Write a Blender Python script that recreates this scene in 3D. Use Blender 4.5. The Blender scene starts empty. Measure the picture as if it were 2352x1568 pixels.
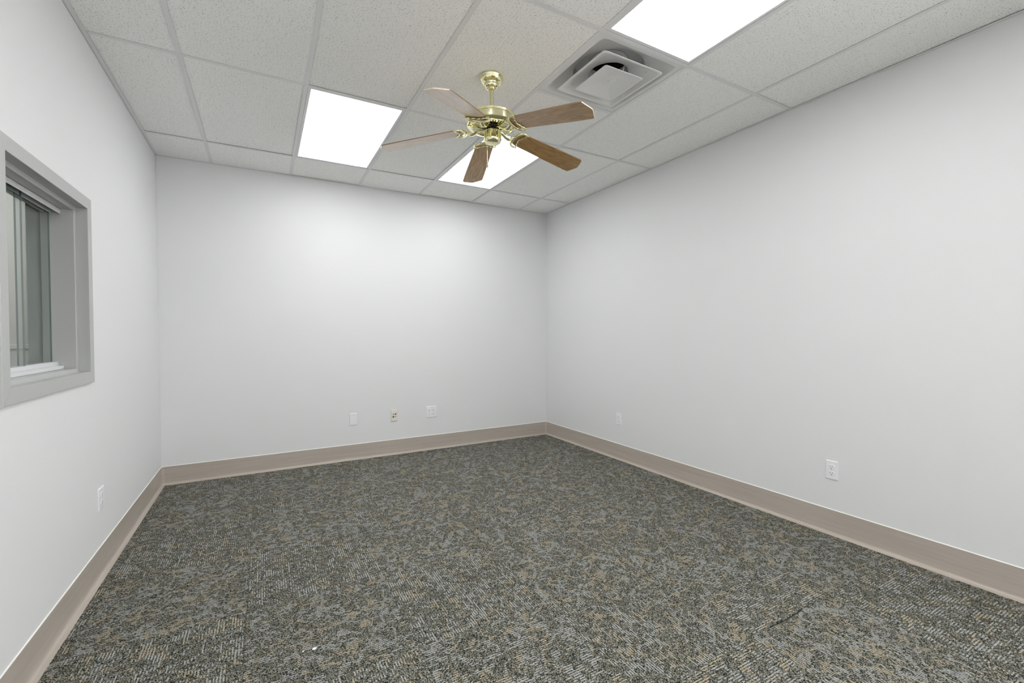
import bpy, bmesh, math, random
from mathutils import Vector, Matrix, Euler

PI = math.pi
R = math.radians
random.seed(7)
SC = bpy.context.scene
COL = SC.collection

# ------------------------------------------------------------------ camera
YAW, PITCH, ROLL = 0.508192, -0.018741, 0.003532
FPX = 1026.622
CAM_H = 1.2573
cd = bpy.data.cameras.new('camera')
cd.sensor_width = 36.0
cd.sensor_fit = 'HORIZONTAL'
cd.lens = FPX / 2352.0 * 36.0
cd.clip_start = 0.02
cam = bpy.data.objects.new('camera', cd)
COL.objects.link(cam)
fwd = Vector((math.sin(YAW) * math.cos(PITCH), math.cos(YAW) * math.cos(PITCH), math.sin(PITCH)))
r0 = Vector((math.cos(YAW), -math.sin(YAW), 0))
u0 = r0.cross(fwd)
rr = r0 * math.cos(ROLL) - u0 * math.sin(ROLL)
uu = r0 * math.sin(ROLL) + u0 * math.cos(ROLL)
M = Matrix((rr, uu, -fwd)).transposed().to_4x4()
M.translation = (0, 0, CAM_H)
cam.matrix_world = M
SC.camera = cam

# ------------------------------------------------------------------ world, exposure
W = bpy.data.worlds.new('world')
SC.world = W
DAYLIGHT = 2.7
W.use_nodes = True
W.node_tree.nodes['Background'].inputs[0].default_value = (1, 0.985, 0.985, 1)
W.node_tree.nodes['Background'].inputs[1].default_value = DAYLIGHT
SC.view_settings.view_transform = 'Standard'
SC.view_settings.look = 'None'
SC.view_settings.gamma = 1
SC.view_settings.use_curve_mapping = False
SC.view_settings.exposure = 1.25
LAMP_STRENGTH = 3.1          # the fluorescent lenses of this room
LAMP_BEYOND = 4.5            # the unseen one added to light the room beyond the window

# ------------------------------------------------------------------ room measures (metres)
XL, XR, YB, YF = -0.7543, 3.0798, 4.6542, -2.60
ZC = 2.7274
S = 0.6096
BX = [-0.9779 + S * i for i in range(0, 8)]          # tee lines that run along the room
RY = {j: 0.4886 + 2 * S * j for j in range(-3, 4)}   # runner lines across the room
XO = -0.948                                          # far face of the left wall


# ------------------------------------------------------------------ helpers
def obj(name, bm, mat=None, parent=None, smooth=False, kind=None):
    me = bpy.data.meshes.new(name)
    bm.normal_update()
    bm.to_mesh(me)
    bm.free()
    if mat is not None:
        for m in (mat if isinstance(mat, (list, tuple)) else [mat]):
            me.materials.append(m)
    if smooth:
        for p in me.polygons:
            p.use_smooth = True
        try:
            me.set_sharp_from_angle(angle=R(38))
        except Exception:
            pass
    o = bpy.data.objects.new(name, me)
    COL.objects.link(o)
    if parent is not None:
        o.parent = parent
    if kind:
        o['kind'] = kind
    return o


def thing(name, label, cat, loc=(0, 0, 0), rotz=0, group=None):
    o = bpy.data.objects.new(name, None)
    o.empty_display_size = 0.05
    COL.objects.link(o)
    o.location = loc
    o.rotation_euler = (0, 0, rotz)
    tag(o, label, cat, group)
    return o


def tag(o, label, cat, group=None):
    o['label'] = label
    o['category'] = cat
    if group:
        o['group'] = group


def box(bm, x0, x1, y0, y1, z0, z1, bev=0.0, seg=1):
    vs = [bm.verts.new((x, y, z)) for x in (x0, x1) for y in (y0, y1) for z in (z0, z1)]
    q = [(0, 1, 3, 2), (4, 6, 7, 5), (0, 4, 5, 1), (2, 3, 7, 6), (0, 2, 6, 4), (1, 5, 7, 3)]
    fs = [bm.faces.new([vs[i] for i in f]) for f in q]
    if bev:
        es = list({e for f in fs for e in f.edges})
        bmesh.ops.bevel(bm, geom=es, offset=bev, segments=seg, profile=0.5, affect='EDGES')
    return fs


def boxm(x0, x1, y0, y1, z0, z1, bev=0.0, seg=1):
    bm = bmesh.new()
    box(bm, x0, x1, y0, y1, z0, z1, bev, seg)
    return bm


def lathe(bm, prof, n=48, c=(0, 0), cap0=False, cap1=False):
    """profile [(radius, z)] turned about the vertical line through c"""
    rings = []
    for r, z in prof:
        if r < 1e-6:
            rings.append([bm.verts.new((c[0], c[1], z))])
        else:
            rings.append([bm.verts.new((c[0] + r * math.cos(2 * PI * k / n), c[1] + r * math.sin(2 * PI * k / n), z)) for k in range(n)])
    for a, b in zip(rings, rings[1:]):
        for k in range(n):
            k2 = (k + 1) % n
            if len(a) == 1 and len(b) == 1:
                continue
            if len(a) == 1:
                bm.faces.new((a[0], b[k], b[k2]))
            elif len(b) == 1:
                bm.faces.new((a[k], b[0], a[k2]))
            else:
                bm.faces.new((a[k], b[k], b[k2], a[k2]))
    if cap0 and len(rings[0]) > 1:
        bm.faces.new(rings[0])
    if cap1 and len(rings[-1]) > 1:
        bm.faces.new(rings[-1])
    bmesh.ops.recalc_face_normals(bm, faces=bm.faces[:])


def tube(bm, pts, rad, n=10, flat=1.0, upv=Vector((0, 0, 1))):
    """sweep an ellipse along pts; rad may be a list; flat squashes it along upv"""
    pts = [Vector(p) for p in pts]
    rads = rad if isinstance(rad, (list, tuple)) else [rad] * len(pts)
    rings = []
    for i, p in enumerate(pts):
        t = (pts[min(i + 1, len(pts) - 1)] - pts[max(i - 1, 0)]).normalized()
        a = t.cross(upv)
        if a.length < 1e-4:
            a = t.cross(Vector((1, 0, 0)))
        a.normalize()
        b = a.cross(t).normalized()
        rings.append([bm.verts.new(p + (a * math.cos(2 * PI * k / n) + b * math.sin(2 * PI * k / n) * flat) * rads[i]) for k in range(n)])
    for a, b in zip(rings, rings[1:]):
        for k in range(n):
            bm.faces.new((a[k], a[(k + 1) % n], b[(k + 1) % n], b[k]))
    bm.faces.new(rings[0][::-1])
    bm.faces.new(rings[-1])


def smooth_path(pts, sub=6):
    """Catmull-Rom through pts"""
    P = [Vector(p) for p in pts]
    P = [P[0] * 2 - P[1]] + P + [P[-1] * 2 - P[-2]]
    out = []
    for i in range(1, len(P) - 2):
        for k in range(sub):
            t = k / sub
            out.append(0.5 * ((2 * P[i]) + (P[i + 1] - P[i - 1]) * t + (2 * P[i - 1] - 5 * P[i] + 4 * P[i + 1] - P[i + 2]) * t * t
                              + (-P[i - 1] + 3 * P[i] - 3 * P[i + 1] + P[i + 2]) * t ** 3))
    out.append(P[-2])
    return out


def prism(bm, outline, z0, z1, M=None):
    """extrude a 2-D outline between z0 and z1"""
    lo = [bm.verts.new((x, y, z0)) for x, y in outline]
    hi = [bm.verts.new((x, y, z1)) for x, y in outline]
    n = len(outline)
    fs = [bm.faces.new(lo[::-1]), bm.faces.new(hi)]
    for i in range(n):
        fs.append(bm.faces.new((lo[i], lo[(i + 1) % n], hi[(i + 1) % n], hi[i])))
    if M is not None:
        bmesh.ops.transform(bm, matrix=M, verts=lo + hi)
    return fs


# ------------------------------------------------------------------ materials
def mat(name, color=(0.8, 0.8, 0.8), rough=0.5, metal=0.0, spec=0.5, coat=0.0):
    m = bpy.data.materials.new(name)
    m.use_nodes = True
    b = m.node_tree.nodes['Principled BSDF']
    b.inputs['Base Color'].default_value = (*color, 1)
    b.inputs['Roughness'].default_value = rough
    b.inputs['Metallic'].default_value = metal
    b.inputs['Specular IOR Level'].default_value = spec
    b.inputs['Coat Weight'].default_value = coat
    return m


class NT:
    def __init__(self, m):
        self.t = m.node_tree
        self.n = m.node_tree.nodes
        self.l = m.node_tree.links
        self.b = self.n['Principled BSDF']

    def add(self, typ, **kw):
        nd = self.n.new(typ)
        for k, v in kw.items():
            setattr(nd, k, v)
        return nd

    def set(self, sock, v):
        if hasattr(v, 'is_output') or isinstance(v, bpy.types.NodeSocket):
            self.l.new(v, sock)
        else:
            sock.default_value = v

    def math(self, op, a, b=None, c=None, clamp=False):
        nd = self.add('ShaderNodeMath', operation=op)
        nd.use_clamp = clamp
        self.set(nd.inputs[0], a)
        if b is not None:
            self.set(nd.inputs[1], b)
        if c is not None:
            self.set(nd.inputs[2], c)
        return nd.outputs[0]

    def vmath(self, op, a, b=None):
        nd = self.add('ShaderNodeVectorMath', operation=op)
        self.set(nd.inputs[0], a)
        if b is not None:
            self.set(nd.inputs[1], b)
        return nd.outputs[0]

    def step(self, v, lo, hi):
        nd = self.add('ShaderNodeMapRange')
        nd.interpolation_type = 'SMOOTHSTEP'
        self.set(nd.inputs[0], v)
        nd.inputs[1].default_value = lo
        nd.inputs[2].default_value = hi
        return nd.outputs[0]

    def noise(self, vec, scale, detail=2.0, rough=0.5, dist=0.0):
        nd = self.add('ShaderNodeTexNoise')
        self.set(nd.inputs['Vector'], vec)
        nd.inputs['Scale'].default_value = scale
        nd.inputs['Detail'].default_value = detail
        nd.inputs['Roughness'].default_value = rough
        nd.inputs['Distortion'].default_value = dist
        return nd.outputs[0]

    def mix(self, f, a, b):
        nd = self.add('ShaderNodeMix', data_type='RGBA')
        self.set(nd.inputs[0], f)
        self.set(nd.inputs[6], a if not isinstance(a, tuple) else (*a, 1))
        self.set(nd.inputs[7], b if not isinstance(b, tuple) else (*b, 1))
        return nd.outputs[2]

    def xyz(self, x, y, z=0.0):
        nd = self.add('ShaderNodeCombineXYZ')
        for i, v in enumerate((x, y, z)):
            self.set(nd.inputs[i], v)
        return nd.outputs[0]

    def sep(self, v):
        nd = self.add('ShaderNodeSeparateXYZ')
        self.set(nd.inputs[0], v)
        return nd.outputs

    def bump(self, h, dist=0.001, strength=1.0):
        nd = self.add('ShaderNodeBump')
        self.set(nd.inputs['Height'], h)
        nd.inputs['Distance'].default_value = dist
        nd.inputs['Strength'].default_value = strength
        self.l.new(nd.outputs[0], self.b.inputs['Normal'])

    def coords(self):
        """object coordinates shifted by a random amount for each object"""
        tc = self.add('ShaderNodeTexCoord')
        oi = self.add('ShaderNodeObjectInfo')
        off = self.math('MULTIPLY', oi.outputs['Random'], 40.0)
        return self.vmath('ADD', tc.outputs['Object'], self.xyz(off, self.math('MULTIPLY', off, 1.7), 0.0)), tc.outputs['Object'], oi.outputs['Random']


def m_wall(name, col):
    m = mat(name, col, 0.62, spec=0.35)
    t = NT(m)
    tc = t.add('ShaderNodeTexCoord')
    n = t.noise(tc.outputs['Object'], 170.0, 2.0)
    t.bump(n, 0.0006, 0.35)
    n2 = t.noise(tc.outputs['Object'], 0.9, 2.0)
    c = t.mix(t.step(n2, 0.3, 0.7), tuple(v * 0.985 for v in col), col)
    t.l.new(c, t.b.inputs['Base Color'])
    return m


WALL = m_wall('wall_paint', (0.80, 0.808, 0.812))
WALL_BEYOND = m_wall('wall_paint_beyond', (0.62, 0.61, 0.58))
WALL_BEYOND_DARKENED = m_wall('wall_beyond_darkened', (0.25, 0.25, 0.25))  # unseen walls darkened so less light bounces onto the window jamb
WHITE_MATTE = mat('white_matte', (0.8, 0.8, 0.79), 0.6)
DARK = mat('dark_void', (0.012, 0.012, 0.012), 0.7)
SUBFLOOR = mat('subfloor', (0.03, 0.03, 0.028), 0.9)


def m_carpet():
    m = mat('carpet_loop', (0.15, 0.15, 0.14), 0.95, spec=0.1)
    t = NT(m)
    v, loc, rnd = t.coords()
    x, y, z = t.sep(v)
    # yarn rows run along local x
    wob = t.math('MULTIPLY', t.math('SUBTRACT', t.noise(v, 95.0, 1.0), 0.5), 0.0050)
    yw = t.math('ADD', y, wob)
    P = 0.0105
    row = t.math('DIVIDE', yw, P)
    rid = t.math('FLOOR', row)
    fr = t.math('SUBTRACT', row, rid)
    tri = t.math('ABSOLUTE', t.math('SUBTRACT', fr, 0.5))
    line = t.math('SUBTRACT', 1.0, t.step(tri, 0.19, 0.27))           # 1 in the accent yarn
    # motif, sampled once for each row so that streaks end squarely
    pv = t.xyz(x, t.math('MULTIPLY', rid, P), 0.0)
    n1 = t.noise(pv, 10.5, 0.6, 0.5, 1.1)
    band = t.math('SUBTRACT', 1.0, t.step(t.math('ABSOLUTE', t.math('SUBTRACT', n1, 0.5)), 0.030, 0.045))
    n3 = t.noise(t.vmath('ADD', pv, (13.1, 4.7, 0.0)), 12.5, 0.6, 0.5, 1.1)
    band2 = t.math('SUBTRACT', 1.0, t.step(t.math('ABSOLUTE', t.math('SUBTRACT', n3, 0.52)), 0.022, 0.038))
    rowrand = t.add('ShaderNodeTexWhiteNoise', noise_dimensions='1D')
    t.set(rowrand.inputs['W'], rid)
    broken = t.step(t.noise(t.xyz(t.math('MULTIPLY', x, 17.0), t.math('MULTIPLY', rowrand.outputs[0], 90.0), 0.0), 1.0, 1.0), 0.33, 0.38)
    motif = t.math('MULTIPLY', t.math('MAXIMUM', band, t.math('MULTIPLY', band2, 0.9)), broken)
    accent = t.math('MULTIPLY', motif, line)
    # loops: salt and pepper
    cell = t.vmath('FLOOR', t.xyz(t.math('DIVIDE', x, 0.0030), t.math('DIVIDE', yw, 0.0025), 0.0))
    wn = t.add('ShaderNodeTexWhiteNoise', noise_dimensions='2D')
    t.set(wn.inputs['Vector'], cell)
    w = wn.outputs[0]
    wcol = t.sep(wn.outputs[1])
    base = t.add('ShaderNodeValToRGB')
    t.set(base.inputs[0], w)
    cr = base.color_ramp
    cr.interpolation = 'CONSTANT'
    stops = [(0.0, (0.012, 0.014, 0.011)), (0.36, (0.058, 0.062, 0.051)), (0.51, (0.140, 0.136, 0.106)),
             (0.67, (0.215, 0.220, 0.202)), (0.85, (0.325, 0.318, 0.278)), (0.94, (0.265, 0.210, 0.140))]
    cr.elements[0].position, cr.elements[0].color = stops[0][0], (*stops[0][1], 1)
    cr.elements[1].position, cr.elements[1].color = stops[1][0], (*stops[1][1], 1)
    for p, c in stops[2:]:
        e = cr.elements.new(p)
        e.color = (*c, 1)
    tone = t.noise(t.vmath('ADD', pv, (3.3, 9.1, 0.0)), 10.0, 1.0, 0.5, 0.8)
    yarn = t.mix(t.step(tone, 0.53, 0.57), (0.42, 0.428, 0.42), (0.46, 0.385, 0.275))
    yarn = t.mix(t.math('MULTIPLY', t.step(tone, 0.40, 0.34), 0.5), yarn, (0.34, 0.365, 0.39))
    shade = t.math('ADD', 0.62, t.math('MULTIPLY', wcol[1], 0.55))
    yarn = t.vmath('MULTIPLY', yarn, t.xyz(shade, shade, shade))
    col = t.mix(t.math('MULTIPLY', accent, 0.92), base.outputs[0], yarn)
    t.l.new(col, t.b.inputs['Base Color'])
    hgt = t.math('ADD', t.math('MULTIPLY', w, 0.6), t.math('MULTIPLY', accent, 0.5))
    t.bump(hgt, 0.0012, 0.5)
    return m


CARPET = m_carpet()


def m_ceiling_tile():
    m = mat('mineral_fibre', (0.86, 0.86, 0.835), 0.9, spec=0.1)
    t = NT(m)
    v, loc, rnd = t.coords()
    warp = t.add('ShaderNodeTexNoise')
    t.set(warp.inputs['Vector'], v)
    warp.inputs['Scale'].default_value = 22.0
    warp.inputs['Detail'].default_value = 1.0
    wv = t.vmath('MULTIPLY', t.vmath('SUBTRACT', warp.outputs[1], (0.5, 0.5, 0.5)), (0.022, 0.022, 0.0))
    p = t.vmath('ADD', v, wv)

    def pits(scale, sx, sy, rmin, rmax, keep, off):
        vo = t.add('ShaderNodeTexVoronoi', voronoi_dimensions='2D')
        q = t.vmath('MULTIPLY', t.vmath('ADD', p, off), (sx, sy, 1.0))
        t.set(vo.inputs['Vector'], q)
        vo.inputs['Scale'].default_value = scale
        c = t.sep(vo.outputs['Color'])
        rad = t.math('ADD', rmin, t.math('MULTIPLY', c[0], rmax - rmin))
        ms = t.math('MULTIPLY', t.math('SUBTRACT', rad, vo.outputs['Distance']), 14.0, clamp=True)
        return t.math('MULTIPLY', ms, t.math('LESS_THAN', c[1], keep))
    a = pits(84.0, 0.70, 1.35, 0.04, 0.17, 0.95, (0, 0, 0))
    b = pits(135.0, 0.8, 1.25, 0.04, 0.15, 0.75, (5.2, 1.3, 0))
    c2 = t.noise(t.vmath('MULTIPLY', p, (0.55, 1.3, 1.0)), 190.0, 1.0)
    c2 = t.math('MULTIPLY', t.step(c2, 0.66, 0.73), 0.8)
    pit = t.math('MAXIMUM', t.math('MAXIMUM', a, t.math('MULTIPLY', b, 0.8)), c2)
    fine = t.noise(v, 420.0, 1.0)
    basec = t.mix(t.step(fine, 0.3, 0.7), (0.94, 0.945, 0.925), (0.975, 0.98, 0.96))
    col = t.mix(t.math('MULTIPLY', pit, 0.88), basec, (0.13, 0.13, 0.12))
    t.l.new(col, t.b.inputs['Base Color'])
    t.bump(t.math('SUBTRACT', 1.0, pit), 0.001, 0.4)
    return m


TILE = m_ceiling_tile()
GRID = mat('grid_white', (0.79, 0.795, 0.80), 0.45)


def m_base():
    m = mat('vinyl_base', (0.49, 0.43, 0.375), 0.30, spec=0.55)
    t = NT(m)
    tc = t.add('ShaderNodeTexCoord')
    n = t.noise(t.vmath('MULTIPLY', tc.outputs['Object'], (1.0, 1.0, 22.0)), 2.2, 3.0, 0.6)
    c = t.mix(t.step(n, 0.35, 0.7), (0.46, 0.405, 0.352), (0.51, 0.452, 0.40))
    n2 = t.noise(tc.outputs['Object'], 3.5, 3.0, 0.6)
    c = t.mix(t.math('MULTIPLY', t.step(n2, 0.62, 0.75), 0.35), c, (0.57, 0.52, 0.48))
    t.l.new(c, t.b.inputs['Base Color'])
    return m


BASE = m_base()
CAULK = mat('caulk', (0.93, 0.92, 0.88), 0.5)
FRAME = mat('frame_grey', (0.488, 0.497, 0.488), 0.42, spec=0.45)
ALU = mat('track_white', (0.72, 0.73, 0.745), 0.35, spec=0.5)
ALU_HEAD = mat('track_alu', (0.72, 0.73, 0.73), 0.35)
EDGE = mat('glass_edge', (0.055, 0.13, 0.12), 0.15)


def m_glass(name, tint):
    m = bpy.data.materials.new(name)
    m.use_nodes = True
    n, l = m.node_tree.nodes, m.node_tree.links
    n.clear()
    out = n.new('ShaderNodeOutputMaterial')
    tr = n.new('ShaderNodeBsdfTransparent')
    tr.inputs[0].default_value = (*tint, 1)
    gl = n.new('ShaderNodeBsdfGlossy')
    gl.inputs['Roughness'].default_value = 0.005
    fr = n.new('ShaderNodeFresnel')
    fr.inputs[0].default_value = 1.5
    mx = n.new('ShaderNodeMixShader')
    ge = n.new('ShaderNodeNewGeometry')          # mirror on the outer faces only
    fa = n.new('ShaderNodeMath')
    fa.operation = 'SUBTRACT'
    fa.inputs[0].default_value = 1.0
    l.new(ge.outputs['Backfacing'], fa.inputs[1])
    fm = n.new('ShaderNodeMath')
    fm.operation = 'MULTIPLY'
    l.new(fr.outputs[0], fm.inputs[0])
    l.new(fa.outputs[0], fm.inputs[1])
    f2 = n.new('ShaderNodeMath')
    f2.operation = 'MULTIPLY'
    f2.inputs[1].default_value = 1.7
    f2.use_clamp = True
    l.new(fm.outputs[0], f2.inputs[0])
    l.new(f2.outputs[0], mx.inputs[0])
    l.new(tr.outputs[0], mx.inputs[1])
    l.new(gl.outputs[0], mx.inputs[2])
    l.new(mx.outputs[0], out.inputs[0])
    return m


GLASS = m_glass('pane_glass', (0.92, 0.962, 0.948))
CLEAR = m_glass('clear_glass', (0.98, 0.98, 0.98))


def m_emit(name, col, strength):
    m = bpy.data.materials.new(name)
    m.use_nodes = True
    t = m.node_tree
    b = t.nodes['Principled BSDF']
    b.inputs['Base Color'].default_value = (0.9, 0.9, 0.9, 1)
    b.inputs['Roughness'].default_value = 0.35
    b.inputs['Emission Color'].default_value = (*col, 1)
    b.inputs['Emission Strength'].default_value = strength
    return m


LENS = m_emit('lit_lens', (0.99, 1.0, 0.995), LAMP_STRENGTH)
LENS_BEYOND = m_emit('lit_lens_beyond', (1.0, 0.97, 0.92), LAMP_BEYOND)
TROFFER = mat('troffer_enamel', (0.80, 0.81, 0.82), 0.4)
VENT = mat('vent_enamel', (0.78, 0.785, 0.78), 0.42, spec=0.4)
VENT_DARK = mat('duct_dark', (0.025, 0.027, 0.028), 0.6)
ZINC = mat('zinc', (0.55, 0.56, 0.56), 0.35, metal=0.9)


def m_brass():
    m = mat('polished_brass', (0.91, 0.865, 0.55), 0.11, metal=1.0)
    t = NT(m)
    tc = t.add('ShaderNodeTexCoord')
    n = t.noise(tc.outputs['Object'], 40.0, 2.0)
    t.l.new(t.math('ADD', 0.08, t.math('MULTIPLY', n, 0.08)), t.b.inputs['Roughness'])
    return m


BRASS = m_brass()
BRASS_DULL = mat('antique_brass', (0.70, 0.67, 0.42), 0.38, metal=1.0)
BLACK = mat('black_enamel', (0.012, 0.012, 0.016), 0.3)


def m_oak():
    m = mat('oak_laminate', (0.28, 0.16, 0.06), 0.36, spec=0.5, coat=1.0)
    m.node_tree.nodes['Principled BSDF'].inputs['Coat Roughness'].default_value = 0.16
    t = NT(m)
    v, loc, rnd = t.coords()
    x, y, z = t.sep(v)
    q = t.xyz(t.math('MULTIPLY', x, 1.0), t.math('MULTIPLY', y, 19.0), t.math('MULTIPLY', rnd, 30.0))
    n = t.noise(q, 2.2, 2.0, 0.5, 0.35)
    rings = t.math('FRACT', t.math('MULTIPLY', n, 11.0))
    rings = t.math('ABSOLUTE', t.math('SUBTRACT', rings, 0.5))
    f = t.step(rings, 0.05, 0.42)
    pores = t.noise(t.xyz(t.math('MULTIPLY', x, 9.0), t.math('MULTIPLY', y, 330.0), 0.0), 1.0, 2.0)
    pores = t.step(pores, 0.55, 0.68)
    c = t.mix(f, (0.265, 0.130, 0.028), (0.46, 0.262, 0.080))
    c = t.mix(t.math('MULTIPLY', pores, 0.4), c, (0.16, 0.075, 0.018))
    t.l.new(c, t.b.inputs['Base Color'])
    return m


OAK = m_oak()
BLADE_EDGE = mat('blade_edge', (0.22, 0.14, 0.075), 0.4)
BLADE_END = mat('blade_end_cream', (0.58, 0.49, 0.38), 0.4)
PULL_WOOD = mat('pull_wood', (0.55, 0.36, 0.22), 0.35)
PLATE = mat('plate_white', (0.87, 0.87, 0.905), 0.3, spec=0.5)
RECEPT = mat('receptacle_white', (0.88, 0.88, 0.87), 0.35)
IVORY = mat('plate_ivory', (0.80, 0.765, 0.68), 0.35)
SLOT = mat('slot_dark', (0.02, 0.02, 0.02), 0.6)
SLOT_GREY = mat('slot_grey', (0.20, 0.20, 0.20), 0.6)
SCREW = mat('screw_paint', (0.55, 0.55, 0.55), 0.4, metal=0.5)
PAPER = mat('paper_white', (0.92, 0.92, 0.92), 0.8)

# ------------------------------------------------------------------ floor of carpet tiles
floor = obj('floor', boxm(XL - 0.05, XR + 0.05, YF - 0.05, YB + 0.05, -0.10, -0.007), SUBFLOOR, kind='structure')
TX0, TY0 = -0.69, 2.335


def carpet_tile_bm(pts, notch=None):
    """pts = outline in local frame, counter-clockwise, top at 0"""
    bm = bmesh.new()
    cx = sum(p[0] for p in pts) / len(pts)
    cy = sum(p[1] for p in pts) / len(pts)

    def ins(p, d):
        v = Vector((cx - p[0], cy - p[1]))
        return (p[0] + math.copysign(min(d, abs(v.x)), v.x), p[1] + math.copysign(min(d, abs(v.y)), v.y))
    lo = [bm.verts.new((p[0], p[1], -0.007)) for p in pts]
    mid = [bm.verts.new((p[0], p[1], -0.0008)) for p in pts]
    top = [bm.verts.new((*ins(p, 0.0008), 0.0)) for p in pts]
    n = len(pts)
    for a, b in ((lo, mid), (mid, top)):
        for i in range(n):
            bm.faces.new((a[i], a[(i + 1) % n], b[(i + 1) % n], b[i]))
    bm.faces.new(top)
    return bm


g = 0.0004
full_me = None
for i in range(-1, 8):
    for j in range(-9, 4):
        x0, y0 = TX0 + 0.61 * i, TY0 + 0.61 * j
        a, b = max(x0, XL + 0.001), min(x0 + 0.61, XR - 0.001)
        c, d = max(y0, YF + 0.001), min(y0 + 0.61, YB - 0.001)
        if b - a < 0.01 or d - c < 0.01:
            continue
        ctr = Vector((x0 + 0.305, y0 + 0.305))
        k = (0 if (i + j) % 2 == 0 else 1) + random.choice((0, 2))
        rot = k * PI / 2
        notch = (i == 4 and j == -3)
        if b - a > 0.609 and d - c > 0.609 and not notch:
            if full_me is None:
                h = 0.305 - g
                o = obj('carpet_tile', carpet_tile_bm([(-h, -h), (h, -h), (h, h), (-h, h)]), CARPET, floor)
                full_me = o.data
            else:
                o = bpy.data.objects.new('carpet_tile', full_me)
                COL.objects.link(o)
                o.parent = floor
        else:
            w = [(a + g, c + g), (b - g, c + g), (b - g, d - g), (a + g, d - g)]
            if notch:   # notch shaped to stand for the shadow of a lifted tile edge
                w = [(a + g, c + g), (b - g, c + g), (b - g, d - g), (2.145, d - g), (2.09, d - 0.007), (2.0, d - 0.011), (1.93, d - 0.010), (1.82, d - g), (a + g, d - g)]
            ir = Matrix.Rotation(-rot, 2)
            loc = [ir @ (Vector(p) - ctr) for p in w]
            o = obj('carpet_tile', carpet_tile_bm([(p.x, p.y) for p in loc]), CARPET, floor)
        o.location = (ctr.x, ctr.y, random.uniform(-0.0003, 0.0003))
        o.rotation_euler = (0, 0, rot)

# ------------------------------------------------------------------ walls
WY0, WY1, WZ0, WZ1 = 2.076, 2.985, 1.021, 1.928       # outer edges of the window frame
IN = 0.030                                            # the wall stops behind the frame's face
bm = bmesh.new()
box(bm, XO, XL, YF - 0.12, WY0 + IN, 0, ZC + 0.16)
box(bm, XO, XL, WY1 - IN, 5.0, 0, ZC + 0.16)
box(bm, XO, XL, WY0 + IN, WY1 - IN, 0, WZ0 + IN)
box(bm, XO, XL, WY0 + IN, WY1 - IN, WZ1 - IN, ZC + 0.16)
obj('wall_left', bm, WALL, kind='structure')
obj('wall_back', boxm(XL + 0.0005, XR + 0.12, YB, YB + 0.12, 0, ZC + 0.16), WALL, kind='structure')
# behind the camera an unseen wide window is added for daylight fill
DY0, DY1, DZ0, DZ1 = -2.40, -0.15, 0.20, 2.40
bm = bmesh.new()
box(bm, XR, XR + 0.12, YF - 0.12, DY0, 0, ZC + 0.16)
box(bm, XR, XR + 0.12, DY1, YB - 0.0005, 0, ZC + 0.16)
box(bm, XR, XR + 0.12, DY0, DY1, 0, DZ0)
box(bm, XR, XR + 0.12, DY0, DY1, DZ1, ZC + 0.16)
obj('wall_right', bm, WALL, kind='structure')
obj('wall_front', boxm(XL + 0.0005, XR - 0.0005, YF - 0.12, YF, 0, ZC + 0.16), WALL, kind='structure')

# ------------------------------------------------------------------ vinyl base with a cove toe, swept round the room
RC = 0.030


def base_profile():
    pr = [(0.0, 0.152), (0.0034, 0.152), (0.0034, 0.0200)]
    for k in range(1, 6):
        a = k / 6 * PI / 2
        pr.append((0.0034 + 0.0105 * (1 - math.cos(a)), 0.0200 - 0.0150 * math.sin(a)))
    pr += [(0.0160, 0.0042), (0.0255, 0.0020), (0.0265, 0.0), (0.0, 0.0)]
    return pr


def caulk_profile():
    return [(0.0, 0.1560), (0.0020, 0.1555), (0.0036, 0.1520), (0.0, 0.1520)]


def sweep(name, path, prof, m, parent=None, kind=None):
    """path = [(x, y, nx, ny)]; profile offsets go along the normal"""
    bm = bmesh.new()
    rings = [[bm.verts.new((x + nx * d, y + ny * d, z)) for d, z in prof] for x, y, nx, ny in path]
    n = len(prof)
    for a, b in zip(rings, rings[1:]):
        for k in range(n):
            bm.faces.new((a[k], a[(k + 1) % n], b[(k + 1) % n], b[k]))
    bm.faces.new(rings[0])
    bm.faces.new(rings[-1][::-1])
    bmesh.ops.recalc_face_normals(bm, faces=bm.faces[:])
    return obj(name, bm, m, parent, smooth=True, kind=kind)


def arc(cx, cy, a0, a1, n=6):
    """inside corner: centre lies in the room, wall contact at radius RC"""
    out = []
    for k in range(n + 1):
        a = a0 + (a1 - a0) * k / n
        out.append((cx + RC * math.cos(a), cy + RC * math.sin(a), -math.cos(a), -math.sin(a)))
    return out


cBL = (XL + RC, YB - RC)
cBR = (XR - RC, YB - RC)
left_a = [(XL, YF, 1, 0), (XL, 4.0685, 1, 0)]
left_b = [(XL, 4.0695, 1, 0), (XL, YB - RC, 1, 0)] + arc(*cBL, PI, PI * 0.75)[1:]
back_p = arc(*cBL, PI * 0.75, PI / 2) + arc(*cBR, PI / 2, PI / 4)
right_p = arc(*cBR, PI / 4, 0) + [(XR, YF, -1, 0)]
front_p = [(XR, YF, 0, 1), (XL, YF, 0, 1)]
bl = sweep('baseboard_left', left_a, base_profile(), BASE, kind='structure')
sweep('base_section', left_b, base_profile(), BASE, bl)
sweep('caulk_bead', left_a[:1] + left_b[1:], caulk_profile(), CAULK, bl)
bb = sweep('baseboard_back', back_p, base_profile(), BASE, kind='structure')
sweep('caulk_bead', back_p, caulk_profile(), CAULK, bb)
br = sweep('baseboard_right', right_p, base_profile(), BASE, kind='structure')
sweep('caulk_bead', right_p, caulk_profile(), CAULK, br)
sweep('baseboard_front', front_p, base_profile(), BASE, kind='structure')

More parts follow.
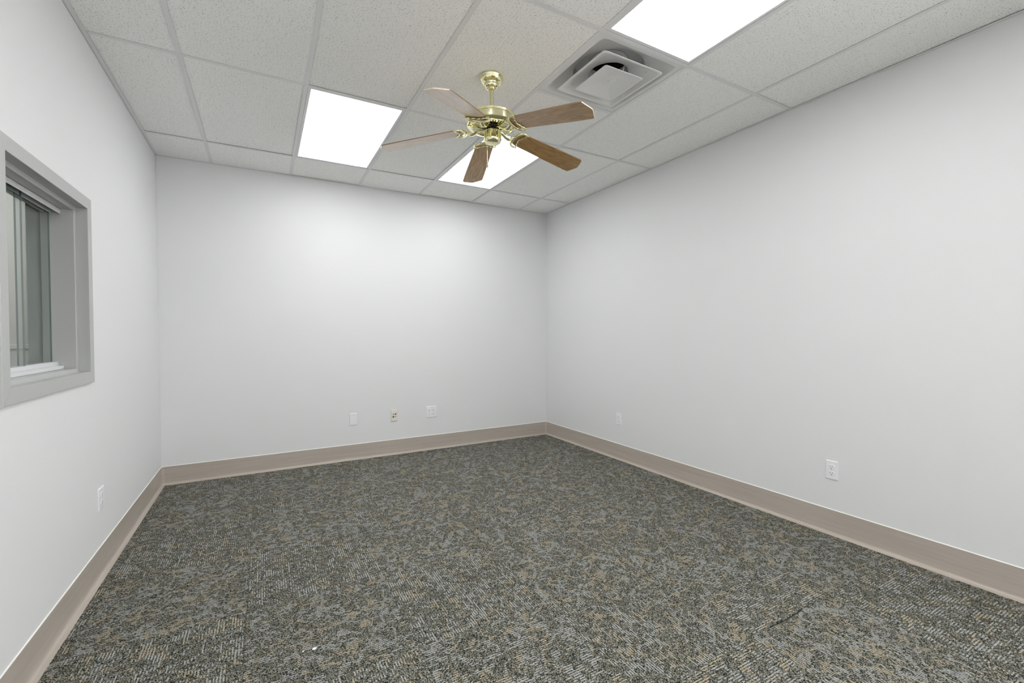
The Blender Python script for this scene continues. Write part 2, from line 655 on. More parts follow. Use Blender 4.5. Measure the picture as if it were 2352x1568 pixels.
# ------------------------------------------------------------------ ceiling: slab, lay-in tiles, tees, wall angles
ceil = obj('ceiling', boxm(XL - 0.001, XR + 0.001, YF - 0.001, YB + 0.001, ZC + 0.15, ZC + 0.25), WHITE_MATTE, kind='structure')
TW, TT = 0.024, 0.0008
xs = [XL] + [b for b in BX if XL + 0.05 < b < XR - 0.05] + [XR]
ys = [YF] + [RY[j] for j in sorted(RY) if YF + 0.05 < RY[j] < YB - 0.05] + [YB]
LIGHTS = {(2, 2): None, (4, 2): None, (4, 0): None, (2, 0): None, (2, -2): None, (4, -2): None}      # (tee line to the left, runner line in front)
VENT_CELL = (4, 1)


def cell_of(x, y):
    return round((x - BX[0]) / S - 0.001), round((y - RY[0]) / (2 * S) - 0.001)


def add_tile(a, b, c, d, yaw):
    w, h = b - a, d - c
    ctr = Vector(((a + b) / 2, (c + d) / 2, 0))
    o = obj('ceiling_tile', boxm(-w / 2, w / 2, -h / 2, h / 2, 0, 0.016, 0.0008), TILE, ceil)
    gap = random.choice((0.0010, 0.0015, 0.0025, 0.0035))
    o.location = (ctr.x, ctr.y, ZC + TT + gap)
    o.rotation_euler = (random.uniform(-1, 1) * 0.0016, random.uniform(-1, 1) * 0.0028, 0)


for a, b in zip(xs, xs[1:]):
    for c, d in zip(ys, ys[1:]):
        mx = (a + b) / 2
        i = int(math.floor((mx - BX[0]) / S))
        j = int(math.floor(((c + d) / 2 - RY[0]) / (2 * S)))
        if (i, j) in LIGHTS:
            LIGHTS[(i, j)] = (a, b, c, d)
            continue
        e = 0.0035
        if (i, j) == VENT_CELL:
            VX0, VX1, VY0, VY1 = a, b, c, c + S
            add_tile(a + e, b - e, c + S + e, d - e, 0)
            obj('cross_tee', boxm(a + TW / 2 + .0003, b - TW / 2 - .0003, c + S - TW / 2, c + S + TW / 2, ZC, ZC + TT), GRID, ceil)
            continue
        add_tile(a + e, b - e, c + e, d - e, 0)
for y in ys[1:-1]:
    obj('main_runner', boxm(XL + 0.0225, XR - 0.0205, y - TW / 2, y + TW / 2, ZC, ZC + TT), GRID, ceil)
for x in xs[1:-1]:
    for c, d in zip(ys, ys[1:]):
        lo = c + (TW / 2 if c > YF else 0.0225) + 0.0003
        hi = d - (TW / 2 if d < YB else 0.0225) - 0.0003
        obj('cross_tee', boxm(x - TW / 2, x + TW / 2, lo, hi, ZC, ZC + TT), GRID, ceil)
obj('wall_angle', boxm(XL + 0.002, XL + 0.0222, YF, YB - 0.0002, ZC - 0.0005, ZC + TT), GRID, ceil)
obj('wall_angle', boxm(XL + 0.0225, XR - 0.0222, YB - 0.022, YB - 0.0006, ZC - 0.0003, ZC + TT), GRID, ceil)
obj('wall_angle', boxm(XR - 0.022, XR - 0.0003, 0.976, YB - 0.0002, ZC, ZC + TT), GRID, ceil)
obj('wall_angle', boxm(XR - 0.0225, XR - 0.0003, YF, 0.990, ZC - 0.0022, ZC - 0.0004), GRID, ceil)
obj('wall_angle', boxm(XL + 0.0225, XR - 0.0225, YF + 0.0003, YF + 0.022, ZC, ZC + TT), GRID, ceil)


# ------------------------------------------------------------------ fluorescent troffers
def troffer(cell, label):
    a, b, c, d = cell
    t = thing('ceiling_light', label, 'light', ((a + b) / 2, (c + d) / 2, ZC), 0, 'lay-in ceiling lights')
    x, y = S / 2 - TW / 2 - 0.001, S - TW / 2 - 0.001
    f = 0.0175
    bm = bmesh.new()
    z0, z1 = 0.0012, 0.0138
    for ox, ix, oy, iy in ((x, x - f, y, y - f),):
        co = [(-ox, -oy), (ox, -oy), (ox, oy), (-ox, oy)]
        ci = [(-ix, -iy), (ix, -iy), (ix, iy), (-ix, iy)]
        for k in range(4):
            k2 = (k + 1) % 4
            o0, o1, i0, i1 = co[k], co[k2], ci[k], ci[k2]
            lo = [bm.verts.new((*p, z0)) for p in (o0, o1, i1, i0)]
            hi = [bm.verts.new((*p, z1)) for p in (o0, o1, i1, i0)]
            bm.faces.new(lo[::-1])
            bm.faces.new(hi)
            for q in range(4):
                bm.faces.new((lo[q], lo[(q + 1) % 4], hi[(q + 1) % 4], hi[q]))
    bmesh.ops.recalc_face_normals(bm, faces=bm.faces[:])
    obj('frame', bm, TROFFER, t)
    obj('diffuser', boxm(-x + f + 0.0002, x - f - 0.0002, -y + f + 0.0002, y - f - 0.0002, 0.0040, 0.0130), LENS, t)
    bm = bmesh.new()
    box(bm, -x, x, -y, y, 0.0140, 0.11)
    obj('housing', bm, TROFFER, t)
    return t


troffer(LIGHTS[(2, 2)], 'white framed fluorescent ceiling light, fully visible left of the fan')
troffer(LIGHTS[(4, 2)], 'white framed fluorescent ceiling light partly hidden behind the fan blades')
troffer(LIGHTS[(4, 0)], 'white framed fluorescent ceiling light beside the square air vent')
troffer(LIGHTS[(2, 0)], 'white framed fluorescent ceiling light, unseen overhead, over the left half of the room')  # out of view; completes the light pattern and adds light
troffer(LIGHTS[(2, -2)], 'added white framed fluorescent ceiling light, unseen behind the camera, nearer the left wall')  # this and the next added out of view for more even light
troffer(LIGHTS[(4, -2)], 'added white framed fluorescent ceiling light, unseen behind the camera, nearer the right wall')


# ------------------------------------------------------------------ square ceiling air vent
def sq(th, half, n=14.0):
    c, s = abs(math.cos(th)), abs(math.sin(th))
    return half / ((c ** n + s ** n) ** (1.0 / n))


THS = []
for k in range(8):                                  # denser near the corners
    base_a = k * PI / 4
    for q in range(12):
        u = q / 12
        u = u ** 0.6 if k % 2 == 0 else 1 - (1 - u) ** 0.6
        THS.append(base_a + u * PI / 4)


def loft(bm, rings):
    """rings = [(half or radius, exponent or None for a circle, z)]"""
    R_ = []
    for h, n, z in rings:
        R_.append([bm.verts.new(((h if n is None else sq(t, h, n)) * math.cos(t), (h if n is None else sq(t, h, n)) * math.sin(t), z)) for t in THS])
    N = len(THS)
    for a, b in zip(R_, R_[1:]):
        for k in range(N):
            bm.faces.new((a[k], a[(k + 1) % N], b[(k + 1) % N], b[k]))
    return R_


vt = thing('air_vent', 'white square ceiling air vent with nested louvres, between the fan and the light', 'vent',
           ((VX0 + VX1) / 2, (VY0 + VY1) / 2, ZC))
hv = S / 2 - 0.006
bm = bmesh.new()
loft(bm, [(hv, 200, 0.0022), (0.268, 40, 0.0022), (0.264, 24, 0.004), (0.258, 14, 0.012), (0.245, 8, 0.026), (0.228, 5, 0.038), (0.212, 3, 0.043), (0.203, None, 0.046),
          (0.199, None, 0.050), (0.195, None, 0.070), (0.188, None, 0.088), (0.172, None, 0.096), (0.112, None, 0.098), (0.112, None, 0.13)])
obj('panel', bm, VENT, vt, smooth=True)
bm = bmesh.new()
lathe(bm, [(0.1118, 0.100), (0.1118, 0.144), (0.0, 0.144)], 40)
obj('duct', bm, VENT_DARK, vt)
bm = bmesh.new()
loft(bm, [(0.2155, 26, -0.0150), (0.2165, 26, -0.0165), (0.2150, 26, -0.0178), (0.205, 24, -0.0178), (0.202, 22, -0.0165), (0.190, 14, -0.006), (0.170, 7, 0.005), (0.146, 3.5, 0.015), (0.128, 2.2, 0.021),
          (0.113, None, 0.0265), (0.1085, None, 0.033), (0.1075, None, 0.0975), (0.1105, None, 0.0975), (0.1115, None, 0.0345), (0.1150, None, 0.028), (0.131, 2.2, 0.0225), (0.149, 3.5, 0.0165), (0.173, 7, 0.0065), (0.193, 14, -0.004), (0.2155, 26, -0.0150)])
obj('louvre', bm, VENT, vt, smooth=True)
bm = bmesh.new()
Rg = loft(bm, [(0.1385, 26, -0.029), (0.1398, 26, -0.0305), (0.1385, 26, -0.032), (0.131, 26, -0.032), (0.128, 26, -0.031), (0.046, None, -0.008), (0.042, None, -0.0085), (0.024, None, -0.0125), (0.008, None, -0.0125)])
bm.faces.new(Rg[-1])
Rt = loft(bm, [(0.1385, 26, -0.029), (0.030, None, -0.003)])
bm.faces.new(Rt[-1])
obj('plaque', bm, VENT, vt, smooth=True)
bm = bmesh.new()
lathe(bm, [(0.0, -0.0148), (0.0035, -0.0148), (0.0045, -0.0128), (0.0045, -0.012)], 16)
obj('screw', bm, ZINC, vt)
for k in range(4):
    a = PI / 4 + k * PI / 2
    bm = bmesh.new()
    ca, sa = math.cos(a), math.sin(a)
    pts = [(0.225 * ca, 0.225 * sa, 0.036), (0.222 * ca, 0.222 * sa, 0.022), (0.214 * ca, 0.214 * sa, 0.012), (0.206 * ca, 0.206 * sa, 0.0015)]
    tube(bm, smooth_path(pts, 4), 0.0022, 8)
    obj('hanger', bm, ZINC, vt, smooth=True)
for k in range(3):
    a = PI / 4 + k * 2 * PI / 3
    bm = bmesh.new()
    ca, sa = math.cos(a), math.sin(a)
    tube(bm, [(0.1075 * ca, 0.1075 * sa, 0.036), (0.100 * ca, 0.100 * sa, 0.012), (0.080 * ca, 0.080 * sa, -0.0135)], 0.0022, 8)
    obj('strut', bm, ZINC, vt, smooth=True)

# ------------------------------------------------------------------ ceiling fan
FX, FY = 1.1645, 2.322
fan = thing('ceiling_fan', 'five-blade ceiling fan with oak blades and polished brass motor', 'fan', (FX, FY, ZC))


def Z(z):
    return z - ZC


bm = bmesh.new()
lathe(bm, [(0.0, Z(2.7270)), (0.066, Z(2.7270)), (0.0685, Z(2.7240)), (0.0685, Z(2.7190)), (0.0665, Z(2.7160)), (0.0650, Z(2.7090)), (0.0610, Z(2.6990)), (0.0545, Z(2.6925)), (0.0480, Z(2.6900)),
           (0.0420, Z(2.6885)), (0.0405, Z(2.6850)), (0.0400, Z(2.6760)), (0.0380, Z(2.6690)), (0.0340, Z(2.6640)), (0.0290, Z(2.6620)), (0.0240, Z(2.6618)), (0.0235, Z(2.6660)), (0.0, Z(2.6680))], 56)
cano = obj('canopy', bm, BRASS, fan, smooth=True)
for a in (R(-75), R(-150), R(10), R(110)):
    bm = bmesh.new()
    lathe(bm, [(0.0, 0.0012), (0.0030, 0.0010), (0.0036, 0.0), (0.0036, -0.002)], 12)
    bmesh.ops.transform(bm, matrix=Matrix.Translation((0.0660 * math.cos(a), 0.0660 * math.sin(a), Z(2.7120))) @ Matrix.Rotation(a, 4, 'Z') @ Matrix.Rotation(R(90), 4, 'Y'), verts=bm.verts[:])
    obj('screw', bm, BRASS_DULL, cano)
for a in (R(-168), R(-145), R(-80 + 20)):
    bm = bmesh.new()
    box(bm, -0.0045, 0.0045, -0.0022, 0.0022, -0.0008, 0.0008, 0.0004)
    bmesh.ops.transform(bm, matrix=Matrix.Translation((0.0355 * math.cos(a), 0.0355 * math.sin(a), Z(2.6655))) @ Matrix.Rotation(a + PI / 2, 4, 'Z') @ Matrix.Rotation(R(-40), 4, 'X'), verts=bm.verts[:])
    obj('slot', bm, SLOT, cano)
bm = bmesh.new()
lathe(bm, [(0.0, Z(2.6640)), (0.0225, Z(2.6640)), (0.0215, Z(2.6570)), (0.0165, Z(2.6515)), (0.0110, Z(2.6490)), (0.0, Z(2.6490))], 32)
obj('hanger_ball', bm, BRASS_DULL, fan, smooth=True)
bm = bmesh.new()
lathe(bm, [(0.0, Z(2.662)), (0.0107, Z(2.662)), (0.0107, Z(2.500)), (0.0, Z(2.500))], 28)
obj('downrod', bm, BRASS_DULL, fan, smooth=True)
bm = bmesh.new()
lathe(bm, [(0.0, Z(2.512)), (0.0240, Z(2.512)), (0.0270, Z(2.506)), (0.1000, Z(2.5010)), (0.1340, Z(2.4985)), (0.1395, Z(2.4970)), (0.1408, Z(2.4945)), (0.1400, Z(2.4920)), (0.1370, Z(2.4905)), (0.1362, Z(2.4885)),
           (0.1385, Z(2.4870)), (0.1388, Z(2.4850)), (0.1370, Z(2.4835)), (0.1365, Z(2.4520)), (0.1385, Z(2.4500)), (0.1412, Z(2.4480)), (0.1415, Z(2.4455)), (0.1395, Z(2.4430)), (0.1300, Z(2.4405)), (0.1215, Z(2.4365)), (0.1185, Z(2.4355)), (0.1185, Z(2.4380)), (0.0, Z(2.4400))], 72)
motor = obj('motor_housing', bm, BRASS, fan, smooth=True)
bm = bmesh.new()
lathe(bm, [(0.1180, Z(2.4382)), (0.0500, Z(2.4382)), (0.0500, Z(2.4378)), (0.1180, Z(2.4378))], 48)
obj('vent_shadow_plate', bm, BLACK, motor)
bm = bmesh.new()
for r1, r2 in ((0.1190, 0.1105), (0.0700, 0.0560)):
    lathe(bm, [(r1, Z(2.4375)), (r1, Z(2.4345)), (r2, Z(2.4335)), (r2, Z(2.4375))], 64)
for k in range(40):
    a = 2 * PI * k / 40
    fs = prism(bm, [(0.068, -0.0033), (0.112, -0.0058), (0.112, 0.0058), (0.068, 0.0033)], Z(2.4336), Z(2.4368), Matrix.Rotation(a, 4, 'Z'))
bmesh.ops.recalc_face_normals(bm, faces=bm.faces[:])
obj('vent_grille', bm, BRASS, motor)
bm = bmesh.new()
lathe(bm, [(0.0, Z(2.4370)), (0.0520, Z(2.4370)), (0.0560, Z(2.4330)), (0.0560, Z(2.4290)), (0.0520, Z(2.4260)), (0.0310, Z(2.4250)), (0.0300, Z(2.4200)), (0.0310, Z(2.4140)), (0.0, Z(2.4140))], 40)
obj('flywheel', bm, BLACK, fan, smooth=True)
HX, HY = 0.0045, -0.0025
bm = bmesh.new()
lathe(bm, [(0.0, Z(2.4160)), (0.0480, Z(2.4160)), (0.0505, Z(2.4145)), (0.0508, Z(2.4100)), (0.0498, Z(2.4090)), (0.0500, Z(2.3720)), (0.0510, Z(2.3700)), (0.0506, Z(2.3670)), (0.0485, Z(2.3590)), (0.0440, Z(2.3530)), (0.0380, Z(2.3500)), (0.0, Z(2.3490))], 56, c=(HX, HY))
sw = obj('switch_housing', bm, BRASS, fan, smooth=True)
va = math.atan2(-FY, -FX)                          # towards the viewer
bm = bmesh.new()
lathe(bm, [(0.0, Z(2.3480)), (0.0016, Z(2.3482)), (0.0022, Z(2.3492))], 10, c=(HX, HY))
obj('screw', bm, SLOT_GREY, sw)
bm = bmesh.new()
box(bm, -0.0035, 0.0035, -0.0012, 0.0012, -0.010, 0.010, 0.0006)
a = va + R(30)
bmesh.ops.transform(bm, matrix=Matrix.Translation((HX + 0.0502 * math.cos(a), HY + 0.0502 * math.sin(a), Z(2.392))) @ Matrix.Rotation(a + PI / 2, 4, 'Z'), verts=bm.verts[:])
obj('reversing_switch', bm, BLACK, sw)
# pull chain at the left of the switch housing as the camera sees it
pa = va - R(38)
px, py = HX + 0.0510 * math.cos(pa), HY + 0.0510 * math.sin(pa)
bm = bmesh.new()
tube(bm, smooth_path([(HX + 0.046 * math.cos(pa), HY + 0.046 * math.sin(pa), Z(2.378)), (px + 0.002, py, Z(2.377)), (px + 0.0005, py - 0.002, Z(2.366)), (px, py - 0.002, Z(2.33)), (px, py - 0.002, Z(2.222))], 5), 0.0014, 8)
nb = 44
for k in range(nb):
    bmesh.ops.create_icosphere(bm, subdivisions=1, radius=0.0018, matrix=Matrix.Translation((px, py - 0.002, Z(2.365 - 0.141 * k / nb))))
pc = obj('pull_chain', bm, BRASS, fan, smooth=True)
bm = bmesh.new()
lathe(bm, [(0.0, Z(2.226)), (0.0022, Z(2.225)), (0.0028, Z(2.218)), (0.0052, Z(2.208)), (0.0058, Z(2.202)), (0.0046, Z(2.196)), (0.0, Z(2.1945))], 18, c=(px, py - 0.002))
obj('pull_knob', bm, PULL_WOOD, pc, smooth=True)

# blade outline, x along the blade
half = [(0.153, 0.0), (0.1545, 0.018), (0.160, 0.034), (0.170, 0.047), (0.184, 0.0545), (0.205, 0.0575), (0.30, 0.0615), (0.42, 0.0665), (0.54, 0.0705), (0.612, 0.0715), (0.6235, 0.0705), (0.631, 0.0665), (0.634, 0.0605), (0.653, 0.010), (0.655, 0.0)]
outline = half + [(x, -y) for x, y in half[-2:0:-1]]
outline = outline[::-1]
BT = 0.0055


def blade_bm():
    bm = bmesh.new()
    fs = prism(bm, outline, 0.0, BT)
    for f in fs[2:]:
        f.material_index = 2 if f.calc_center_median().x > 0.632 else 1
    return bm


def bracket_bm(Mi):
    """scroll iron under the blade; Mi brings hub-frame points into the blade frame"""
    bm = bmesh.new()
    outer = [(0.214, 0.066, -0.002), (0.190, 0.068, -0.004), (0.172, 0.061, -0.005), (0.159, 0.043, -0.006), (0.1535, 0.020, -0.007), (0.1520, 0.0, -0.007),
             (0.1535, -0.020, -0.007), (0.159, -0.043, -0.006), (0.172, -0.061, -0.005), (0.190, -0.068, -0.004), (0.214, -0.066, -0.002)]
    pts = smooth_path(outer, 5)
    n = len(pts)
    tube(bm, pts, [0.0042 + 0.0042 * math.sin(PI * k / (n - 1)) ** 0.6 for k in range(n)], 10)
    inner = [(0.212, 0.0665, -0.003), (0.203, 0.056, -0.003), (0.2015, 0.043, -0.004), (0.193, 0.032, -0.004), (0.1915, 0.017, -0.004), (0.184, 0.0, -0.004),
             (0.1915, -0.017, -0.004), (0.193, -0.032, -0.004), (0.2015, -0.043, -0.004), (0.203, -0.056, -0.003), (0.212, -0.0665, -0.003)]
    tube(bm, smooth_path(inner, 4), 0.0042, 8)
    arm = [Mi @ Vector(p) for p in ((0.045, 0, Z(2.4270)), (0.070, 0, Z(2.4205)), (0.095, 0, Z(2.4055)), (0.120, 0, Z(2.4000)))] + [Vector((0.140, 0.0, -0.008)), Vector((0.156, 0, -0.006))]
    path = smooth_path(arm, 5)
    tube(bm, path, [0.0135 - 0.003 * math.sin(PI * min(1, k / 14)) for k in range(len(path))], 12, flat=0.65)
    return bm


blade_me = iron_me = None
for k in range(5):
    ang = R(-67.9 + 72 * k)
    droop, pit = R((9, 8.8, 9.8, 10.3, 9.6)[k]), R(10)
    Mb = (Matrix.Rotation(ang, 4, 'Z') @ Matrix.Translation((0.2, 0, Z(2.410))) @ Matrix.Rotation(droop, 4, 'Y')
          @ Matrix.Rotation(-pit, 4, 'X') @ Matrix.Translation((-0.2, 0, 0)))
    if blade_me is None:
        b = obj('blade', blade_bm(), [OAK, BLADE_EDGE, BLADE_END], fan)
        blade_me = b.data
        Mi = Mb.inverted() @ Matrix.Rotation(ang, 4, 'Z')
        it = obj('blade_bracket', bracket_bm(Mi), BRASS, b, smooth=True)
        iron_me = it.data
    else:
        b = bpy.data.objects.new('blade', blade_me)
        COL.objects.link(b)
        b.parent = fan
        it = bpy.data.objects.new('blade_bracket', iron_me)
        COL.objects.link(it)
        it.parent = b
    b.matrix_local = Mb

# ------------------------------------------------------------------ window in the left wall
win = bpy.data.objects.new('window_1', None)
COL.objects.link(win)
win['kind'] = 'structure'
PROF = [(0.0, -0.001), (0.0, 0.0105), (0.0015, 0.012), (0.0525, 0.012), (0.0545, 0.0115), (0.055, 0.0095), (0.055, -0.031), (0.0700, -0.0325), (0.0718, -0.0333), (0.073, -0.0355), (0.073, -0.1510), (0.0705, -0.153), (0.055, -0.1555), (0.055, -0.206), (0.0, -0.206), (0.0, -0.195), (IN + 0.002, -0.195), (IN + 0.002, -0.001)]


def frame_side(name, p0, p1, inward, gap=0.0003):
    """mitred length of frame from p0 to p1 (y, z); inward = unit (y, z)"""
    bm = bmesh.new()
    d = Vector((p1[0] - p0[0], p1[1] - p0[1]))
    d.normalize()
    rings = []
    for p, sgn in ((p0, 1), (p1, -1)):
        ring = []
        for q, x in PROF:
            s = q + gap
            ring.append(bm.verts.new((XL + x, p[0] + inward[0] * q + d.x * s * sgn, p[1] + inward[1] * q + d.y * s * sgn)))
        rings.append(ring)
    n = len(PROF)
    for k in range(n):
        bm.faces.new((rings[0][k], rings[0][(k + 1) % n], rings[1][(k + 1) % n], rings[1][k]))
    bm.faces.new(rings[0])
    bm.faces.new(rings[1][::-1])
    bmesh.ops.recalc_face_normals(bm, faces=bm.faces[:])
    return obj(name, bm, FRAME, win)


frame_side('frame_head', (WY0, WZ1), (WY1, WZ1), (0, -1))
frame_side('frame_sill', (WY0, WZ0), (WY1, WZ0), (0, 1))
frame_side('frame_jamb', (WY0, WZ0), (WY0, WZ1), (1, 0))
frame_side('frame_jamb', (WY1, WZ0), (WY1, WZ1), (-1, 0))
GY0, GY1, GZ0, GZ1 = WY0 + 0.0735, WY1 - 0.0735, WZ0 + 0.0733, WZ1 - 0.0733
# head track: two dark channels between three flanges
bm = bmesh.new()
for a, b in ((-0.0830, -0.0810), (-0.1145, -0.1130), (-0.1410, -0.1390)):
    box(bm, XL + a, XL + b, GY0, GY1, GZ1 - 0.024, GZ1)
box(bm, XL - 0.1410, XL - 0.0810, GY0, GY1, GZ1 - 0.0015, GZ1 - 0.0001)
obj('head_track', bm, ALU_HEAD, win)
bm = bmesh.new()
box(bm, XL - 0.1360, XL - 0.0850, GY0, GY1, GZ1 - 0.0060, GZ1 - 0.0020)
obj('channel_shade', bm, BLACK, win)  # black strip stands in for the shade inside the channels
# sill track: low front step, higher shoe under the panes
bm = bmesh.new()
box(bm, XL - 0.148, XL - 0.077, GY0, GY1 - 0.012, GZ0 + 0.0003, GZ0 + 0.013, 0.001)
box(bm, XL - 0.0790, XL - 0.0770, GY0, GY1 - 0.012, GZ0 + 0.0125, GZ0 + 0.0160)
box(bm, XL - 0.0905, XL - 0.0885, GY0, GY1 - 0.012, GZ0 + 0.0125, GZ0 + 0.0165)
obj('sill_track', bm, ALU, win)
bm = bmesh.new()
box(bm, XL - 0.130, XL - 0.0985, GY0, GY1, GZ0 + 0.0135, GZ0 + 0.0350, 0.001)
obj('pane_shoe', bm, ALU, win)


def pane(x, y0, y1):
    bm = bmesh.new()
    fs = box(bm, XL + x - 0.003, XL + x + 0.003, y0, y1, GZ0 + 0.0352, GZ1 - 0.0085)
    for f in fs:
        if abs(f.normal.x) < 0.5:
            f.material_index = 1
    bm.normal_update()
    for f in bm.faces:
        f.material_index = 0 if abs(f.normal.x) > 0.5 else 1
    return obj('glass_pane', bm, [GLASS, EDGE], win)


pane(-0.104, GY0 + 0.001, 2.578)
pane(-0.123, 2.582, GY1 - 0.0005)
# bead of shadow gap and a paint line under the sill
obj('sill_caulk', boxm(XL - 0.0005, XL + 0.0030, WY0 + 0.015, WY1 - 0.010, WZ0 - 0.0050, WZ0 - 0.0005), CAULK, win)

w2 = obj('fill_window', boxm(XR + 0.03, XR + 0.10, DY0 + 0.002, DY1 - 0.002, DZ0 + 0.001, DZ0 + 0.05, 0.002), FRAME, kind='structure')  # added window, out of view, lets in the fill light
obj('frame_head', boxm(XR + 0.03, XR + 0.10, DY0 + 0.002, DY1 - 0.002, DZ1 - 0.05, DZ1 - 0.001, 0.002), FRAME, w2)
DM = (DY0 + DY1) / 2
for y in (DY0 + 0.027, DM, DY1 - 0.027):
    obj('frame_jamb', boxm(XR + 0.03, XR + 0.10, y - 0.025, y + 0.025, DZ0 + 0.0505, DZ1 - 0.0505, 0.002), FRAME, w2)
for a, b in ((DY0 + 0.0525, DM - 0.0255), (DM + 0.0255, DY1 - 0.0525)):
    obj('glass_pane', boxm(XR + 0.062, XR + 0.068, a, b, DZ0 + 0.051, DZ1 - 0.051), CLEAR, w2)

# ------------------------------------------------------------------ the room beyond the window
X2, Y2 = -3.2, 5.0
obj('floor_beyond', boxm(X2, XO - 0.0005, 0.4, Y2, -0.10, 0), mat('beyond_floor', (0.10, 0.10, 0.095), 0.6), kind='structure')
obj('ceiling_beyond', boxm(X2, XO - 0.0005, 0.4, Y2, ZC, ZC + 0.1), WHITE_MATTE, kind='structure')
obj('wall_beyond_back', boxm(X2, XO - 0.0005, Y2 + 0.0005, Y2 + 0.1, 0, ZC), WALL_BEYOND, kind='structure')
obj('wall_beyond_side', boxm(X2 - 0.1, X2 - 0.0005, 0.4, Y2, 0, ZC), WALL_BEYOND_DARKENED, kind='structure')
obj('wall_beyond_front', boxm(X2, XO - 0.0005, 0.3, 0.3995, 0, ZC), WALL_BEYOND_DARKENED, kind='structure')
obj('trim_1', boxm(X2 + 0.001, XO - 0.001, Y2 - 0.012, Y2 - 0.0002, 1.145, 1.180, 0.003), mat('beyond_rail', (0.66, 0.65, 0.60), 0.5), kind='structure')
tb = thing('ceiling_light', 'unseen fluorescent ceiling light added to light the room beyond the window', 'light', (-2.1, 3.95, ZC))  # added lamp, out of view, brightens what shows through the panes
obj('frame', boxm(-0.305, 0.305, -0.61, 0.61, -0.012, -0.0005, 0.002), TROFFER, tb)
obj('diffuser', boxm(-0.285, 0.285, -0.59, 0.59, -0.015, -0.0122), LENS_BEYOND, tb)


# ------------------------------------------------------------------ wall plates (local frame: x right, -y out of the wall)
def plate_bm(w, h, t=0.0055):
    bm = bmesh.new()
    b = 0.0032
    back = [bm.verts.new((x, 0, z)) for x, z in ((-w, -h), (w, -h), (w, h), (-w, h))]
    mid = [bm.verts.new((x, -t * 0.45, z)) for x, z in ((-w, -h), (w, -h), (w, h), (-w, h))]
    fr = [bm.verts.new((x, -t, z)) for x, z in ((-w + b, -h + b), (w - b, -h + b), (w - b, h - b), (-w + b, h - b))]
    for a, c in ((back, mid), (mid, fr)):
        for k in range(4):
            bm.faces.new((a[k], a[(k + 1) % 4], c[(k + 1) % 4], c[k]))
    bm.faces.new(fr)
    bm.faces.new(back[::-1])
    bmesh.ops.recalc_face_normals(bm, faces=bm.faces[:])
    return bm


def screw_at(x, z, parent, y=-0.0055, m=None):
    bm = bmesh.new()
    lathe(bm, [(0.0, 0.0009), (0.0022, 0.0007), (0.0030, -0.0004)], 12)
    bmesh.ops.transform(bm, matrix=Matrix.Translation((x, y, z)) @ Matrix.Rotation(R(90), 4, 'X'), verts=bm.verts[:])
    return obj('screw', bm, m or SCREW, parent)


def receptacle(x, z, parent, m=RECEPT):
    """one rounded socket face with two slots and a ground hole"""
    bm = bmesh.new()
    out = []
    for k in range(40):
        a = 2 * PI * k / 40
        px_, pz_ = 0.0175 * math.cos(a), 0.0175 * math.sin(a)
        out.append((px_, max(-0.0142, min(0.0142, pz_))))
    lo = [bm.verts.new((x + p, -0.0050, z + q)) for p, q in out]
    hi = [bm.verts.new((x + p * 0.98, -0.0072, z + q * 0.98)) for p, q in out]
    rim = [bm.verts.new((x + p * 0.93, -0.0077, z + q * 0.93)) for p, q in out]
    n = len(out)
    for a, b in ((lo, hi), (hi, rim)):
        for k in range(n):
            bm.faces.new((a[k], b[k], b[(k + 1) % n], a[(k + 1) % n]))
    bm.faces.new(rim)
    bmesh.ops.recalc_face_normals(bm, faces=bm.faces[:])
    r = obj('socket', bm, m, parent)
    for sx, hh in ((-0.0063, 0.0046), (0.0063, 0.0038)):
        obj('slot', boxm(x + sx - 0.0012, x + sx + 0.0012, -0.0080, -0.0070, z + 0.0035 - hh, z + 0.0035 + hh), SLOT_GREY, r)
    bm = bmesh.new()
    lathe(bm, [(0.0, 0.0004), (0.0026, 0.0004), (0.0026, -0.0006)], 12)
    bmesh.ops.transform(bm, matrix=Matrix.Translation((x, -0.0077, z - 0.0080)) @ Matrix.Rotation(R(90), 4, 'X'), verts=bm.verts[:])
    obj('ground_hole', bm, SLOT, r)
    return r


def duplex(name, label, loc, rotz, w=0.0345):
    t = thing(name, label, 'outlet', loc, rotz, 'white duplex wall outlets')
    obj('cover_plate', plate_bm(w, 0.0580), PLATE, t)
    receptacle(0, 0.0197, t)
    receptacle(0, -0.0197, t)
    screw_at(0, 0, t)
    return t


duplex('wall_outlet', 'white duplex outlet low on the right wall, nearest the camera', (XR - 0.0002, 1.447, 0.400), -PI / 2)
duplex('wall_outlet', 'small white duplex outlet on the right wall near the far corner', (XR - 0.0002, 3.349, 0.401), -PI / 2)
duplex('wall_outlet', 'white duplex outlet on the left wall below the window', (XL + 0.0002, 3.081, 0.400), PI / 2, 0.042)
t = thing('double_outlet', 'wide white plate with two duplex outlets side by side on the back wall', 'outlet', (1.588, YB - 0.0002, 0.409))
obj('cover_plate', plate_bm(0.0585, 0.0600), PLATE, t)
for sx in (-0.023, 0.023):
    receptacle(sx, 0.0197, t)
    receptacle(sx, -0.0197, t)
    screw_at(sx, 0, t)
t = thing('blank_plate', 'plain white blank plate with two screws, leftmost on the back wall', 'wall plate', (0.7755, YB - 0.0002, 0.4050))
obj('cover_plate', plate_bm(0.0345, 0.0585), PLATE, t)
screw_at(0, 0.0415, t)
screw_at(0, -0.0415, t)
t = thing('data_plate', 'ivory data plate with four jack openings in the middle of the back wall', 'wall plate', (1.1845, YB - 0.0002, 0.4050))
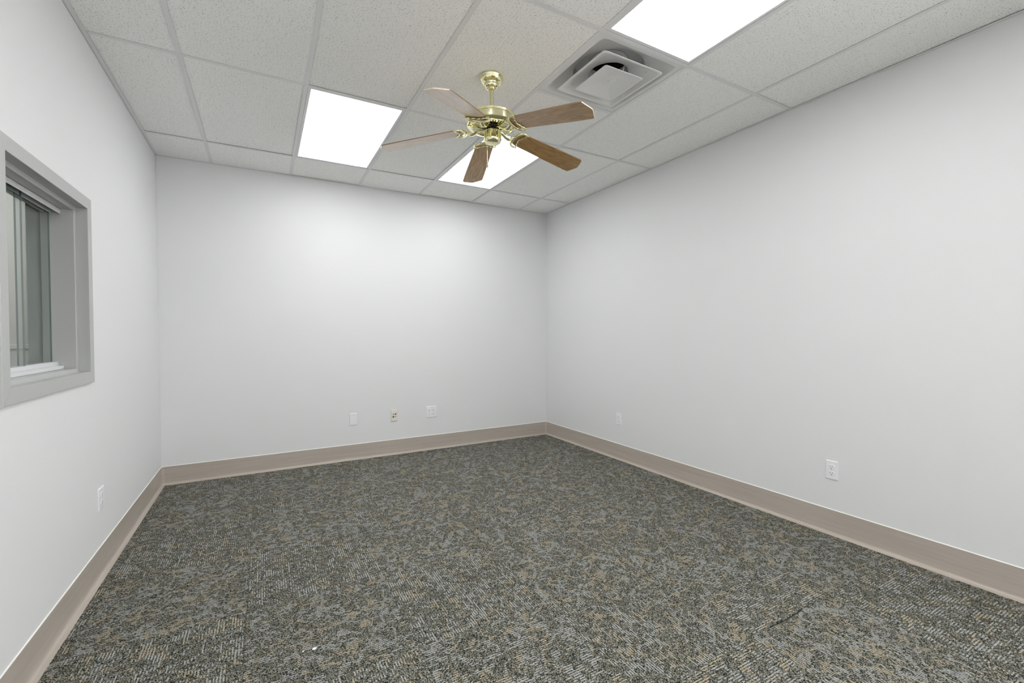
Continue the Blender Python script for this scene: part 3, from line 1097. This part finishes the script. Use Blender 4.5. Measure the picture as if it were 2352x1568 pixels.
obj('cover_plate', plate_bm(0.0345, 0.0595, 0.0075), IVORY, t)
obj('insert', boxm(-0.0265, 0.0265, -0.0088, -0.0070, -0.0440, 0.0440, 0.0008), IVORY, t)
for x, z, w, h, m in ((0.0115, 0.0150, 0.0068, 0.0072, SLOT), (-0.0115, -0.0125, 0.0072, 0.0078, SLOT), (0.0115, -0.0125, 0.0058, 0.0030, SLOT_GREY)):
    j = obj('jack', boxm(x - w - 0.0018, x + w + 0.0018, -0.0100, -0.0086, z - h - 0.0018, z + h + 0.0018, 0.0006), IVORY, t)
    obj('opening', boxm(x - w, x + w, -0.0104, -0.0092, z - h, z + h), m, j)
bm = bmesh.new()
lathe(bm, [(0.0, 0.004), (0.0022, 0.004), (0.0026, 0.0015), (0.0060, 0.0015), (0.0075, 0.0), (0.0075, -0.002)], 20)
bmesh.ops.transform(bm, matrix=Matrix.Translation((-0.0115, -0.0094, 0.0150)) @ Matrix.Rotation(R(90), 4, 'X'), verts=bm.verts[:])
j = obj('jack', bm, ZINC, t, smooth=True)
bm = bmesh.new()
lathe(bm, [(0.0, 0.0045), (0.0032, 0.0043), (0.0032, 0.002)], 12)
bmesh.ops.transform(bm, matrix=Matrix.Translation((-0.0105, -0.0094, 0.0132)) @ Matrix.Rotation(R(90), 4, 'X'), verts=bm.verts[:])
obj('opening', bm, SLOT, j)

# ------------------------------------------------------------------ crumbs of paper on the carpet
for nm, lab, (x, y), s in (('paper_scrap', 'tiny white paper scrap lying on the carpet, larger of two', (0.1638, 1.924), 0.0085),
                           ('paper_scrap', 'tiny white paper speck on the carpet, smaller of two', (0.1232, 1.930), 0.0032)):
    bm = bmesh.new()
    pr = [(-1.0, -0.5), (-0.2, -0.75), (0.9, -0.45), (1.1, 0.2), (0.25, 0.7), (-0.6, 0.5)]
    prism(bm, [(p * s, q * s) for p, q in pr], 0.0005, 0.0017)
    for v in bm.verts:
        v.co.z += 0.22 * abs(v.co.x)
    o = obj(nm, bm, PAPER)
    o.location = (x, y, 0)
    tag(o, lab, 'paper')
